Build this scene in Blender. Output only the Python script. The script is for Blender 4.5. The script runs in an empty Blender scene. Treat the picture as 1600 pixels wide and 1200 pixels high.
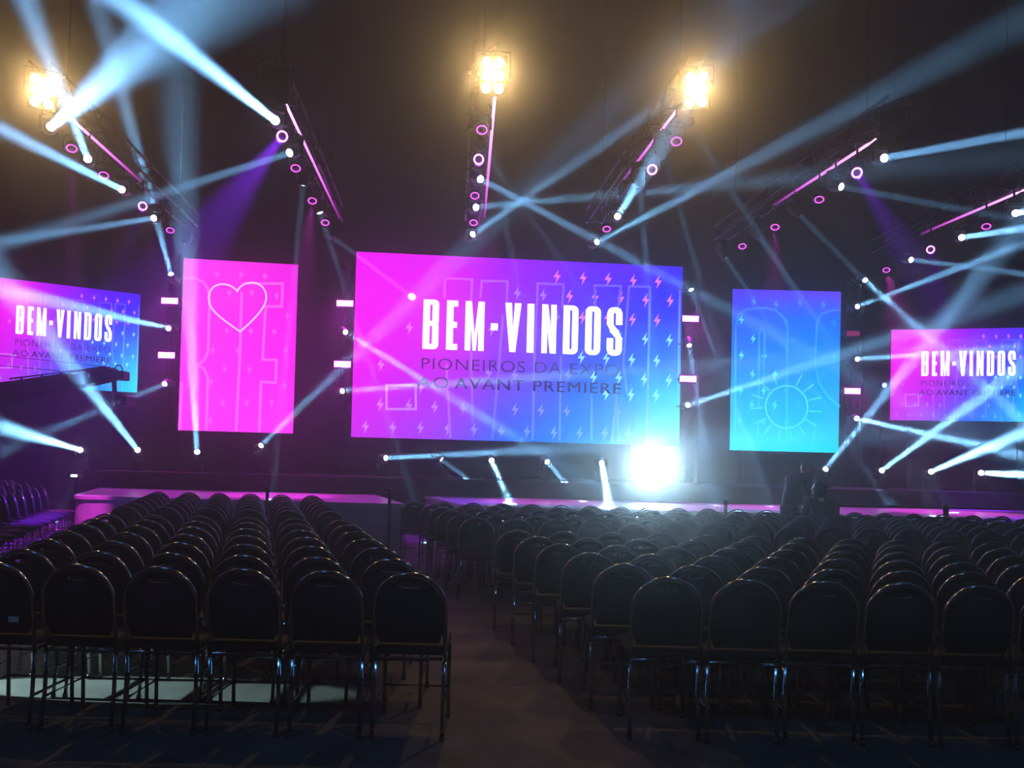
import bpy, bmesh, math, random
from mathutils import Vector, Matrix
SC = bpy.context.scene
COL = SC.collection
random.seed(11)

# ------------------------------------------------------------------ camera, world, exposure
F_PX, PP_Y, CAM_Z, PITCH, ROLL = 1294.0, 693.0, 1.514, math.radians(1.30), 0.025
CAM = Vector((0, 0, CAM_Z))
_F = Vector((0, math.cos(PITCH), math.sin(PITCH)))
_U0 = Vector((0, -math.sin(PITCH), math.cos(PITCH)))
_R0 = Vector((1, 0, 0))
_R = _R0 * math.cos(ROLL) + _U0 * math.sin(ROLL)
_U = _U0 * math.cos(ROLL) - _R0 * math.sin(ROLL)
cam = bpy.data.objects.new('camera', bpy.data.cameras.new('camera'))
COL.objects.link(cam)
M = Matrix((_R, _U, -_F)).transposed().to_4x4()
M.translation = CAM
cam.matrix_world = M
cam.data.sensor_width = 36.0
cam.data.lens = 36.0 * F_PX / 1600.0
cam.data.shift_y = (PP_Y - 600.0) / 1600.0
cam.data.clip_start = 0.05
cam.data.clip_end = 200
SC.camera = cam
W = bpy.data.worlds.new('World'); SC.world = W; W.use_nodes = True
W.node_tree.nodes['Background'].inputs['Color'].default_value = (0.01, 0.012, 0.03, 1)
W.node_tree.nodes['Background'].inputs['Strength'].default_value = 0.0
SC.view_settings.view_transform = 'Standard'
SC.view_settings.look = 'None'
SC.view_settings.exposure = 0.0
SC.view_settings.gamma = 1.0
SC.view_settings.use_curve_mapping = False
SC.cycles.max_bounces = 5
SC.cycles.volume_bounces = 0
SC.cycles.caustics_reflective = False
SC.cycles.caustics_refractive = False

HAZE_DENSITY, HAZE_G = 0.0076, 0.30      # the fine, evenly scattering part of the haze
GLOW_DENSITY, GLOW_G = 0.0060, 0.955       # its coarser droplets, which throw light nearly straight on
BEAM_W = 42.0              # lamp watts of a full-strength beam
BEAM_RGB = (0.22, 0.56, 1.0)
BLINDER_W = 250.0
BLINDER_RGB = (1.0, 0.62, 0.24)
BLUE_FILL_W = 280.0             # the added blue fill lamps behind the camera
FRONT_W = 1800.0           # the floor lamp turned on the audience

def ray(px, py):
    return _R * ((px - 800.0) / F_PX) + _F - _U * ((py - PP_Y) / F_PX)
def at(px, py, y):                       # the point on that sight line, y metres into the hall
    d = ray(px, py); return CAM + d * (y / d.y)
def at_z(px, py, z):                     # the point on that sight line at height z
    d = ray(px, py); return CAM + d * ((z - CAM_Z) / d.z)

# ------------------------------------------------------------------ materials
def mat(name, col, rough=0.6, metal=0.0, spec=0.5, noise=0.0, nscale=8.0, bump=0.0, coat=0.0):
    m = bpy.data.materials.new(name); m.use_nodes = True
    nt = m.node_tree; b = nt.nodes['Principled BSDF']
    b.inputs['Base Color'].default_value = (*col, 1)
    b.inputs['Roughness'].default_value = rough
    b.inputs['Metallic'].default_value = metal
    b.inputs['Specular IOR Level'].default_value = spec
    b.inputs['Coat Weight'].default_value = coat
    if noise or bump:
        tc = nt.nodes.new('ShaderNodeTexCoord'); n = nt.nodes.new('ShaderNodeTexNoise')
        n.inputs['Scale'].default_value = nscale; n.inputs['Detail'].default_value = 5
        nt.links.new(tc.outputs['Object'], n.inputs['Vector'])
        if noise:
            r = nt.nodes.new('ShaderNodeValToRGB')
            r.color_ramp.elements[0].color = (*[c * (1 - noise) for c in col], 1)
            r.color_ramp.elements[1].color = (*[min(1, c * (1 + noise)) for c in col], 1)
            r.color_ramp.elements[0].position = 0.3; r.color_ramp.elements[1].position = 0.7
            nt.links.new(n.outputs['Fac'], r.inputs['Fac']); nt.links.new(r.outputs['Color'], b.inputs['Base Color'])
        if bump:
            bp = nt.nodes.new('ShaderNodeBump'); bp.inputs['Strength'].default_value = bump; bp.inputs['Distance'].default_value = 0.01
            nt.links.new(n.outputs['Fac'], bp.inputs['Height']); nt.links.new(bp.outputs['Normal'], b.inputs['Normal'])
    return m
def emit(name, col, strength, sampled=False):
    m = bpy.data.materials.new(name); m.use_nodes = True
    b = m.node_tree.nodes['Principled BSDF']
    b.inputs['Base Color'].default_value = (0.02, 0.02, 0.02, 1)
    b.inputs['Roughness'].default_value = 0.4
    b.inputs['Emission Color'].default_value = (*col, 1)
    b.inputs['Emission Strength'].default_value = strength
    m.cycles.emission_sampling = 'AUTO' if sampled else 'NONE'
    return m
def emit_attr(name, strength=1.0, sampled=False):           # a display: each spot shows the colour stored for it
    m = emit(name, (1, 1, 1), strength, sampled); nt = m.node_tree
    a = nt.nodes.new('ShaderNodeAttribute'); a.attribute_name = 'shown'
    nt.links.new(a.outputs['Color'], nt.nodes['Principled BSDF'].inputs['Emission Color'])
    return m
MT = dict(
    carpet=mat('carpet', (0.105, 0.10, 0.105), 0.9, noise=0.25, nscale=3.0, bump=0.25, spec=0.2),
    black_wall=mat('black_wall', (0.004, 0.004, 0.005), 0.9, noise=0.2, nscale=2.0, spec=0.2),
    ceiling=mat('black_ceiling', (0.003, 0.003, 0.0035), 0.9, noise=0.2, nscale=1.5, spec=0.1),
    stage_top=mat('stage_vinyl', (0.55, 0.53, 0.55), 0.28, noise=0.06, nscale=2.0),
    stage_face=mat('stage_skirt', (0.45, 0.43, 0.45), 0.7, noise=0.1, nscale=5.0),
    riser=mat('riser_black', (0.014, 0.014, 0.016), 0.8, spec=0.2, noise=0.2, nscale=4.0),
    black_metal=mat('black_metal', (0.02, 0.02, 0.022), 0.45, spec=0.4, noise=0.1),
    truss_metal=mat('truss_metal', (0.05, 0.05, 0.055), 0.4, metal=0.6, noise=0.1),
    chair_metal=mat('chair_metal', (0.34, 0.34, 0.36), 0.15, metal=1.0, noise=0.05),
    fabric=mat('chair_fabric', (0.012, 0.018, 0.026), 0.9, noise=0.2, nscale=60, bump=0.2, spec=0.15),
    seat_fabric=mat('seat_fabric', (0.02, 0.02, 0.023), 0.8, noise=0.2, nscale=60, bump=0.2, spec=0.3),
    housing=mat('screen_housing', (0.015, 0.015, 0.017), 0.6, noise=0.1),
    paper=mat('paper', (0.75, 0.76, 0.74), 0.7, noise=0.04),
    skin=mat('skin', (0.42, 0.24, 0.18), 0.55, noise=0.08, nscale=20),
    hair=mat('hair', (0.012, 0.009, 0.008), 0.6, noise=0.3, nscale=60, bump=0.6),
    shirt=mat('shirt', (0.035, 0.035, 0.06), 0.85, noise=0.15, nscale=15, bump=0.2),
    cap=mat('cap', (0.24, 0.25, 0.21), 0.8, noise=0.1, nscale=30),
    jeans=mat('jeans', (0.03, 0.035, 0.06), 0.85, noise=0.2, nscale=30),
    dark_top=mat('dark_top', (0.02, 0.02, 0.024), 0.9, noise=0.2, nscale=20),
    shoe=mat('shoe', (0.02, 0.02, 0.02), 0.5, noise=0.1),
    lens=emit('lamp_lens', (0.75, 0.9, 1.0), 14.0),
    lens_front=emit('lamp_lens_white', (0.9, 0.97, 1.0), 60.0),
    ring=emit('ring_led', (1.0, 0.10, 1.0), 2.6),
    ring_hot=emit('ring_led_bright', (1.0, 0.22, 1.0), 7.0),
    strobe=emit('strobe_led', (1.0, 0.08, 1.0), 20.0),
    strobe_dim=emit('strobe_led_dim', (1.0, 0.05, 0.45), 0.45),
    blinder=emit('blinder_lamp', (1.0, 0.62, 0.22), 26.0),
    blinder_off=mat('blinder_lamp_off', (0.25, 0.12, 0.06), 0.25, metal=0.7),
    head_white=emit('headline_white', (1, 1, 1), 1.7),
    ink=emit('subtitle_ink', (0.028, 0.012, 0.16), 1.0),
    tube=emit_attr('led_tube_light', 1.0),
    display=emit_attr('led_display', 1.28, True),
    marks=emit_attr('display_marks', 1.30),
    blue_led=emit('blue_led', (0.12, 0.2, 1.0), 8.0),
    small_led=emit('small_lamp', (0.85, 0.9, 1.0), 8.0),
)

# ------------------------------------------------------------------ mesh helpers
def mesh_obj(name, bm, material, parent=None, smooth=False):
    me = bpy.data.meshes.new(name); bmesh.ops.recalc_face_normals(bm, faces=bm.faces[:]) if bm.faces else None
    bm.to_mesh(me); bm.free()
    if smooth:
        for p in me.polygons: p.use_smooth = True
    mats = material if isinstance(material, (list, tuple)) else [material]
    for m in mats: me.materials.append(m)
    o = bpy.data.objects.new(name, me); COL.objects.link(o)
    if parent: o.parent = parent
    return o
def add_box(bm, lo, hi, bev=0.0, mtx=None):
    b = bmesh.new() if bev else bm
    c = [(lo[i] + hi[i]) / 2 for i in range(3)]; s = [hi[i] - lo[i] for i in range(3)]
    r = bmesh.ops.create_cube(b, size=1.0, matrix=Matrix.Translation(c) @ Matrix.Diagonal((*s, 1)))
    if bev: bmesh.ops.bevel(b, geom=b.edges[:], offset=bev, segments=2, affect='EDGES', profile=0.5)
    vs = b.verts[:] if bev else r['verts']
    if mtx:
        for v in vs: v.co = mtx @ v.co
    if bev:
        t = bpy.data.meshes.new('t'); b.to_mesh(t); b.free(); bm.from_mesh(t); bpy.data.meshes.remove(t)
def frame_at(d):
    d = d.normalized(); up = Vector((0, 0, 1)) if abs(d.z) < 0.95 else Vector((0, 1, 0))
    a = d.cross(up).normalized(); return a, a.cross(d)
def add_tube(bm, pts, r, n=8, closed=False, caps=True):
    pts = [Vector(p) for p in pts]; rings = []; N = len(pts)
    rad = r if isinstance(r, (list, tuple)) else [r] * N
    prev = None
    for i, p in enumerate(pts):
        a = pts[i - 1] if (i or closed) else p; b = pts[(i + 1) % N] if (i < N - 1 or closed) else p
        t = (b - a).normalized()
        if prev is None: x, y = frame_at(t)
        else:
            x = (prev - t * prev.dot(t)).normalized(); y = t.cross(x)
        prev = x
        rings.append([bm.verts.new(p + (x * math.cos(2 * math.pi * k / n) + y * math.sin(2 * math.pi * k / n)) * rad[i]) for k in range(n)])
    for i in range(N if closed else N - 1):
        A, B = rings[i], rings[(i + 1) % N]
        for k in range(n): bm.faces.new((A[k], A[(k + 1) % n], B[(k + 1) % n], B[k]))
    if caps and not closed:
        bm.faces.new(rings[0]); bm.faces.new(rings[-1][::-1])
def add_lathe(bm, prof, n=20, mtx=None):               # prof: (radius, height) pairs around local z
    rings = []
    for r, z in prof:
        if r < 1e-5: rings.append([bm.verts.new((0, 0, z))])
        else: rings.append([bm.verts.new((r * math.cos(2 * math.pi * k / n), r * math.sin(2 * math.pi * k / n), z)) for k in range(n)])
    for A, B in zip(rings, rings[1:]):
        for k in range(n):
            q = [A[k % len(A)], A[(k + 1) % len(A)], B[(k + 1) % len(B)], B[k % len(B)]]
            q = list(dict.fromkeys(q))
            if len(q) > 2: bm.faces.new(q)
    if mtx:
        for R_ in rings:
            for v in R_: v.co = mtx @ v.co
def BM(): return bmesh.new()
def thing(name, loc, label, cat, group=None, rotz=0.0):
    o = bpy.data.objects.new(name, None); COL.objects.link(o)
    o.empty_display_size = 0.2; o.location = loc; o.rotation_euler = (0, 0, rotz)
    return tag(o, label, cat, group)
def tag(o, label=None, cat=None, group=None, kind=None):
    if label: o['label'] = label
    if cat: o['category'] = cat
    if group: o['group'] = group
    if kind: o['kind'] = kind
    return o
def part(name, data, parent, loc=(0, 0, 0), rot=None):  # another object on the same mesh data
    o = bpy.data.objects.new(name, data); COL.objects.link(o); o.parent = parent; o.location = loc
    if rot is not None: o.rotation_mode = 'QUATERNION'; o.rotation_quaternion = rot
    return o
def datamesh(bm, material, smooth=False):
    o = mesh_obj('tmp', bm, material, None, smooth); me = o.data
    bpy.data.objects.remove(o); return me
def light(name, kind, parent, loc, direction, watts, rgb, size_deg=None, blend=0.3, soft=0.02):
    l = bpy.data.lights.new(name, kind); l.energy = watts; l.color = rgb; l.use_shadow = True
    if kind != 'AREA': l.shadow_soft_size = soft
    if size_deg: l.spot_size = math.radians(size_deg); l.spot_blend = blend
    o = bpy.data.objects.new(name, l); COL.objects.link(o); o.parent = parent; o.location = loc
    o.rotation_mode = 'QUATERNION'; o.rotation_quaternion = Vector(direction).to_track_quat('-Z', 'Y')
    return o
ORD = ('zeroth first second third fourth fifth sixth seventh eighth ninth tenth eleventh twelfth thirteenth fourteenth fifteenth sixteenth '
       'seventeenth eighteenth nineteenth twentieth twenty-first twenty-second twenty-third twenty-fourth twenty-fifth').split()

# ------------------------------------------------------------------ the hall
X0, X1, Y0, Y1, ZC = -24.0, 24.0, -6.0, 24.0, 15.5
def struct(name, lo, hi, m):
    b = BM(); add_box(b, lo, hi); o = mesh_obj(name, b, m); o['kind'] = 'structure'; return o
struct('floor', (X0 - .3, Y0 - .3, -.3), (X1 + .3, Y1 + .3, 0), MT['carpet'])
struct('ceiling', (X0 - .3, Y0 - .3, ZC), (X1 + .3, Y1 + .3, ZC + .3), MT['ceiling'])
struct('wall_back', (X0, Y1, 0), (X1, Y1 + .3, ZC), MT['black_wall'])
struct('wall_front', (X0, Y0 - .3, 0), (X1, Y0, ZC), MT['black_wall'])
struct('wall_left', (X0 - .3, Y0 - .3, 0), (X0, Y1 + .3, ZC), MT['black_wall'])
struct('wall_right', (X1, Y0 - .3, 0), (X1 + .3, Y1 + .3, ZC), MT['black_wall'])
hz = bpy.data.materials.new('haze'); hz.use_nodes = True
nt = hz.node_tree; nt.nodes.clear()
vo = nt.nodes.new('ShaderNodeOutputMaterial'); vs = nt.nodes.new('ShaderNodeVolumeScatter')
vs.inputs['Density'].default_value = HAZE_DENSITY; vs.inputs['Anisotropy'].default_value = HAZE_G
vs.inputs['Color'].default_value = (0.95, 0.98, 1.0, 1)
vg = nt.nodes.new('ShaderNodeVolumeScatter'); vg.inputs['Density'].default_value = GLOW_DENSITY; vg.inputs['Anisotropy'].default_value = GLOW_G
va = nt.nodes.new('ShaderNodeAddShader'); nt.links.new(vs.outputs[0], va.inputs[0]); nt.links.new(vg.outputs[0], va.inputs[1])
nt.links.new(va.outputs[0], vo.inputs['Volume'])
b = BM(); add_box(b, (X0 - .15, Y0 - .15, -.15), (X1 + .15, Y1 + .15, ZC + .15))
tag(mesh_obj('haze', b, hz), 'thin stage haze filling the whole dark hall', 'haze', kind='stuff')

# ------------------------------------------------------------------ stage
ST = 0.75          # stage height
RZ = 1.12          # riser top
def prism(bm, poly, z0, z1):
    lo = [bm.verts.new((x, y, z0)) for x, y in poly]; hi = [bm.verts.new((x, y, z1)) for x, y in poly]
    bm.faces.new(lo[::-1]); bm.faces.new(hi); n = len(poly)
    for i in range(n): bm.faces.new((lo[i], lo[(i + 1) % n], hi[(i + 1) % n], hi[i]))
def inset(poly, d):
    c = Vector((sum(p[0] for p in poly) / len(poly), sum(p[1] for p in poly) / len(poly)))
    return [tuple(Vector(p) + (c - Vector(p)).normalized() * d) for p in poly]
def rounded(poly, i, r, n=6):                     # round corner i of a polygon
    p = Vector(poly[i]); a = Vector(poly[i - 1]); c = Vector(poly[(i + 1) % len(poly)])
    u, v = (a - p).normalized(), (c - p).normalized()
    s, e = p + u * r, p + v * r
    arc = [tuple((1 - t) ** 2 * s + 2 * t * (1 - t) * p + t * t * e) for t in [k / n for k in range(n + 1)]]
    return poly[:i] + arc + poly[i + 1:]
def stage(name, poly, label):
    t = thing(name, (poly[0][0], poly[0][1], 0), label, 'stage')
    o = Vector((poly[0][0], poly[0][1]))
    loc = [tuple(Vector(p) - o) for p in poly]
    b = BM(); prism(b, inset(loc, 0.03), 0, ST - .06); mesh_obj('skirt', b, MT['stage_face'], t)
    b = BM(); prism(b, loc, ST - .06, ST); mesh_obj('stage_deck', b, MT['stage_top'], t)
    return t
thrust = [(-7.60, 14.30), (-1.82, 14.30), (-2.90, 17.75), (-8.80, 17.75)]
stage('thrust_platform', rounded(thrust, 0, 0.45), 'white low stage platform lit magenta, jutting towards the chairs before the heart screen')
apron = [(-0.75, 14.30), (13.5, 14.30), (13.5, 17.75), (-1.85, 17.75)]
stage('stage_apron', apron, 'pale front stage strip lit magenta, running below the main screen and sun screen')
b = BM(); add_box(b, (-8.9, 17.8, 0), (13.5, 21.6, RZ), 0.02)
tag(mesh_obj('stage_riser', b, MT['riser']), 'long black riser behind the front stage, carrying the floor lamps and screens', 'stage riser')
# seams of the riser front are thin boards
def post(name, px, topy, y, label, rail=None):
    p = at(px, topy, y); t = thing(name, (p.x, y, 0), label, 'post', 'black stanchion posts before the stage')
    b = BM(); add_lathe(b, [(0, 0), (.15, 0), (.15, .012), (.05, .03), (0, .03)], 20); mesh_obj('base', b, MT['black_metal'], t, True)
    b = BM(); add_tube(b, [(0, 0, .02), (0, 0, p.z)], .028, 10); mesh_obj('pole', b, MT['black_metal'], t, True)
    b = BM(); add_lathe(b, [(0, .0), (.04, .0), (.042, .03), (.03, .05), (0, .055)], 12); o = mesh_obj('cap', b, MT['black_metal'], t, True); o.location.z = p.z - .01
post('stanchion_post', 418, 765, 13.95, 'thin black stanchion post before the thrust platform, below the heart screen')
post('stanchion_post', 609, 766, 13.95, 'thin black stanchion post by the corner of the thrust platform next to the aisle')
post('stanchion_post', 1134, 783, 13.95, 'thin black stanchion post before the stage, below the gap beside the sun screen')
pa, pb = at(1308, 794, 13.95), at(1478, 797, 13.95)
t = thing('guard_rail', (pa.x, 13.95, 0), 'black guard rail with posts along the stage front beside the two people', 'railing')
b = BM(); add_tube(b, [(-.02, 0, .93), (5.2, 0, .93)], .03, 10); mesh_obj('handrail', b, MT['black_metal'], t, True)
for xx in (0, pb.x - pa.x, 2 * (pb.x - pa.x), 5.18):
    b = BM(); add_tube(b, [(xx, 0, 0), (xx, 0, 1.0)], .045, 10); add_box(b, (xx - .12, -.12, 0), (xx + .12, .12, .015)); mesh_obj('post', b, MT['black_metal'], t, True)

# ------------------------------------------------------------------ LED screens
def lin(c): return tuple((v / 255 / 12.92) if v / 255 <= .04045 else ((v / 255 + .055) / 1.055) ** 2.4 for v in c)
def lerp(a, b, t): return tuple(a[i] + (b[i] - a[i]) * t for i in range(len(a)))
def smooth(t): t = max(0, min(1, t)); return t * t * (3 - 2 * t)
def grid_colour(tab, u, v):                     # tab: rows (top to bottom) of sRGB colours
    R, C = len(tab), len(tab[0]); x, y = u * (C - 1), v * (R - 1)
    i, j = min(int(x), C - 2), min(int(y), R - 2); fx, fy = smooth(x - i), smooth(y - j)
    return lin(lerp(lerp(tab[j][i], tab[j][i + 1], fx), lerp(tab[j + 1][i], tab[j + 1][i + 1], fx), fy))
BEM = [[(236, 0, 240), (225, 0, 245), (150, 0, 255), (95, 10, 255), (55, 25, 255)],
       [(240, 0, 235), (228, 0, 240), (140, 5, 255), (62, 25, 255), (15, 50, 255)],
       [(238, 0, 235), (215, 8, 240), (125, 40, 245), (35, 75, 255), (0, 120, 255)],
       [(222, 15, 240), (180, 35, 240), (95, 75, 245), (0, 120, 255), (0, 215, 255)],
       [(200, 40, 235), (155, 60, 240), (20, 110, 250), (0, 155, 255), (0, 235, 250)]]
HEART = [[(255, 60, 235), (250, 50, 235), (235, 20, 225)], [(255, 60, 240), (250, 45, 240), (245, 30, 235)], [(250, 60, 250), (250, 55, 250), (250, 55, 245)]]
SUN = [[(85, 50, 255), (85, 60, 255), (100, 65, 250)], [(15, 95, 255), (0, 120, 255), (0, 120, 255)], [(0, 140, 255), (0, 145, 255), (0, 160, 255)],
       [(0, 195, 255), (0, 190, 255), (0, 185, 255)], [(0, 235, 250), (0, 230, 250), (0, 225, 250)]]
class Canvas:                                    # flat shapes shown on a display, in its own (u, v) frame, v downward
    def __init__(s, w, h): s.w, s.h, s.bm = w, h, BM(); s.cl = s.bm.loops.layers.float_color.new('shown')
    def pt(s, u, v, dz): return s.bm.verts.new(((u - .5) * s.w, -dz, (1 - v) * s.h))
    def poly(s, pts, col=(1, 1, 1), dz=.004, cols=None):
        f = s.bm.faces.new([s.pt(u, v, dz) for u, v in pts])
        for k, l in enumerate(f.loops): l[s.cl] = (*(cols[k] if cols else col), 1)
    def line(s, pts, wid, colf, dz=.003, closed=False):   # wid in metres
        P = [Vector((u * s.w, v * s.h)) for u, v in pts]; n = len(P)
        def off(i):
            a = P[i - 1] if (i or closed) else P[i]; c = P[(i + 1) % n] if (i < n - 1 or closed) else P[i]
            d1 = (P[i] - a).normalized() if (P[i] - a).length else (c - P[i]).normalized()
            d2 = (c - P[i]).normalized() if (c - P[i]).length else d1
            m = (d1 + d2).normalized() if (d1 + d2).length > .01 else d1
            q = max(.5, m.dot(d1)); return Vector((-m.y, m.x)) * (wid / 2 / q)
        for i in range(n if closed else n - 1):
            j = (i + 1) % n; oi, oj = off(i), off(j)
            quad = [P[i] + oi, P[j] + oj, P[j] - oj, P[i] - oi]
            ci, cj = colf(*pts[i]), colf(*pts[j])
            s.poly([(q.x / s.w, q.y / s.h) for q in quad], dz=dz, cols=[ci, cj, cj, ci])
    def done(s, name, m, parent): return mesh_obj(name, s.bm, m, parent)
def screen(name, pl, dl, pr, dr, zb, H, table, nu, nv, label, foot):
    a = at(pl, 700, dl); c = at(pr, 700, dr); a.z = c.z = 0
    w = (c - a).length; mid = (a + c) / 2
    t = thing(name, (mid.x, mid.y, foot), label, 'screen', rotz=math.atan2(c.y - a.y, c.x - a.x))
    z = zb - foot
    b = BM(); cl = b.loops.layers.float_color.new('shown')
    V = [[b.verts.new(((i / nu - .5) * w, 0, z + (1 - j / nv) * H)) for i in range(nu + 1)] for j in range(nv + 1)]
    for j in range(nv):
        for i in range(nu):
            f = b.faces.new((V[j][i], V[j + 1][i], V[j + 1][i + 1], V[j][i + 1]))
            for l, (ii, jj) in zip(f.loops, ((i, j), (i, j + 1), (i + 1, j + 1), (i + 1, j))): l[cl] = (*grid_colour(table, ii / nu, jj / nv), 1)
    me = bpy.data.meshes.new('display'); b.to_mesh(me); b.free(); me.materials.append(MT['display'])
    d = bpy.data.objects.new('display', me); COL.objects.link(d); d.parent = t
    b = BM(); add_box(b, (-w / 2, .004, z), (w / 2, .12, z + H), .005); mesh_obj('housing', b, MT['housing'], t)
    for sx in (-.36, .36):
        b = BM(); add_box(b, (sx * w - .05, .125, 0), (sx * w + .05, .225, z + H * .9)); add_box(b, (sx * w - .07, -.05, 0), (sx * w + .07, .55, .03)); mesh_obj('support_leg', b, MT['black_metal'], t)
    return t, w, H, z
def place(o, z): o.location = (0, -.002, z)
# --- heavy condensed capitals, drawn in a unit-high cell; x in fractions of the height
def rrect(x0, y0, x1, y1, r=(0, 0, 0, 0), n=5):          # corner radii: tl, tr, br, bl
    out = []
    for (cx, cy, a0, rr) in ((x0, y0, 180, r[0]), (x1, y0, 270, r[1]), (x1, y1, 0, r[2]), (x0, y1, 90, r[3])):
        sx = 1 if cx == x0 else -1; sy = 1 if cy == y0 else -1
        for k in range(n + 1):
            th = math.radians(a0 + 90 * k / n)
            out.append((cx + sx * rr + rr * math.cos(th), cy + sy * rr + rr * math.sin(th)))
    return out
def letter(ch):
    S = []                                              # list of polygons
    def ring(o, i):
        n = len(o)
        for k in range(n): S.append([o[k], o[(k + 1) % n], i[(k + 1) % n], i[k]])
    R = lambda *a: S.append([(a[0], a[1]), (a[2], a[1]), (a[2], a[3]), (a[0], a[3])])
    if ch == 'B':
        w = .315
        ring(rrect(0, 0, w, .50, (0, .09, .05, 0)), rrect(.135, .10, .185, .43, (0, .02, .02, 0)))
        ring(rrect(0, .48, w, 1, (0, .05, .09, 0)), rrect(.135, .53, .185, .90, (0, .02, .02, 0)))
    elif ch == 'E': w = .225; R(0, 0, .135, 1); R(.135, 0, w, .12); R(.135, .43, w - .015, .55); R(.135, .88, w, 1)
    elif ch == 'M':
        w = .385; R(0, 0, .115, 1); R(w - .115, 0, w, 1)
        S.append([(.08, 0), (.125, 0), (.225, 1), (.16, 1)]); S.append([(w - .125, 0), (w - .08, 0), (w - .16, 1), (w - .225, 1)])
    elif ch == '-': w = .14; R(0, .43, w, .57)
    elif ch == 'V': w = .33; S.append([(0, 0), (.135, 0), (.19, 1), (.105, 1)]); S.append([(w - .135, 0), (w, 0), (w - .105, 1), (w - .19, 1)])
    elif ch == 'I': w = .14; R(0, 0, w, 1)
    elif ch == 'N': w = .30; R(0, 0, .115, 1); R(w - .115, 0, w, 1); S.append([(.05, 0), (.125, 0), (w - .05, 1), (w - .125, 1)])
    elif ch == 'D': w = .31; ring(rrect(0, 0, w, 1, (0, .11, .11, 0)), rrect(.135, .10, .18, .90, (0, .02, .02, 0)))
    elif ch == 'O': w = .32; ring(rrect(0, 0, w, 1, (.12, .12, .12, .12)), rrect(.137, .10, .183, .90, (.02, .02, .02, .02)))
    elif ch == 'S':
        w = .32
        half = lambda q: [(w - x, 1 - y) for x, y in q]
        up = [[(0, .12), (.04, .03), (.12, 0), (.137, .12)], [(.12, 0), (.20, 0), (.183, .12), (.137, .12)], [(.20, 0), (.28, .03), (w, .12), (.183, .12)],
              [(.183, .12), (w, .12), (w, .36), (.183, .36)], [(0, .12), (.137, .12), (.137, .36), (0, .36)], [(0, .36), (.137, .36), (.25, .5), (.075, .5)],
              [(.137, .36), (.16, .40), (w - .05, .5), (.20, .5)]]
        S.extend(up); S.extend(half(q) for q in up)
    return S, w
def headline(c, text, u0, u1, v0, v1, xs):              # xs: where each letter starts, 0..1
    hh = (v1 - v0) * c.h
    for ch, x in zip(text, xs):
        S, w = letter(ch)
        for q in S:
            c.poly([(u0 + (u1 - u0) * x + px_ * (v1 - v0) / 1.80, v0 + (v1 - v0) * py_) for px_, py_ in q], dz=.010)
def subtitle(t, text, u0, u1, v0, v1, w, H, z, bold):
    cu = bpy.data.curves.new('type', 'FONT'); cu.body = text; cu.size = 1; cu.offset = min(0, bold); cu.space_character = 1.12
    o = bpy.data.objects.new('type', cu); COL.objects.link(o)
    bpy.context.view_layer.update()
    me = bpy.data.meshes.new_from_object(o.evaluated_get(bpy.context.evaluated_depsgraph_get()))
    bpy.data.objects.remove(o)
    xs = [v.co.x for v in me.vertices]; ys = [v.co.y for v in me.vertices]
    x0, x1, y0, y1 = min(xs), max(xs), min(ys), max(ys)
    for v in me.vertices:
        a, e = (v.co.x - x0) / (x1 - x0), (v.co.y - y0) / (y1 - y0)
        v.co = ((u0 + a * (u1 - u0) - .5) * w, -.009, (1 - v1 + e * (v1 - v0)) * H)
    if bold > 0:                                         # heavier strokes: the same letters laid over themselves, a hair apart
        bb = BM(); bb.from_mesh(me); g = bmesh.ops.duplicate(bb, geom=bb.verts[:] + bb.edges[:] + bb.faces[:])
        for v in g['geom']:
            if isinstance(v, bmesh.types.BMVert): v.co.x += .0016 * w; v.co.y -= .0004
        bb.to_mesh(me); bb.free()
    me.materials.clear(); me.materials.append(MT['ink'])
    p = bpy.data.objects.new('subtitle_lettering', me); COL.objects.link(p); p.parent = t; place(p, z)
BOLT = [(.35, -1), (-.75, .12), (-.05, .12), (-.35, 1), (.75, -.2), (.05, -.2)]
def bolt(c, u, v, s, colf):                             # a lightning mark s metres half-high
    pts = [(u + x * s * .68 / c.w, v + y * s / c.h) for x, y in BOLT]
    for tri in ((0, 1, 2, 5), (2, 3, 4, 5)):
        c.poly([pts[k] for k in tri], dz=.002, cols=[colf(u, v)] * 4)
def tint(table, amount, towards=(255, 255, 255)):
    def f(u, v):
        a = amount(u, v) if callable(amount) else amount
        return lerp(grid_colour(table, max(0, min(1, u)), max(0, min(1, v))), lin(towards), a)
    return f
def zoom_uv(x, y):                                      # main-screen artwork, measured on its own outline
    xl = 55 - (y - 35) * .035; xr = 1565 - (y - 110) * .03
    u = (x - xl) / (xr - xl); yt = 35 + 75 * u; yb = 893 + 47 * u
    return u, (y - yt) / (yb - yt)
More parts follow.
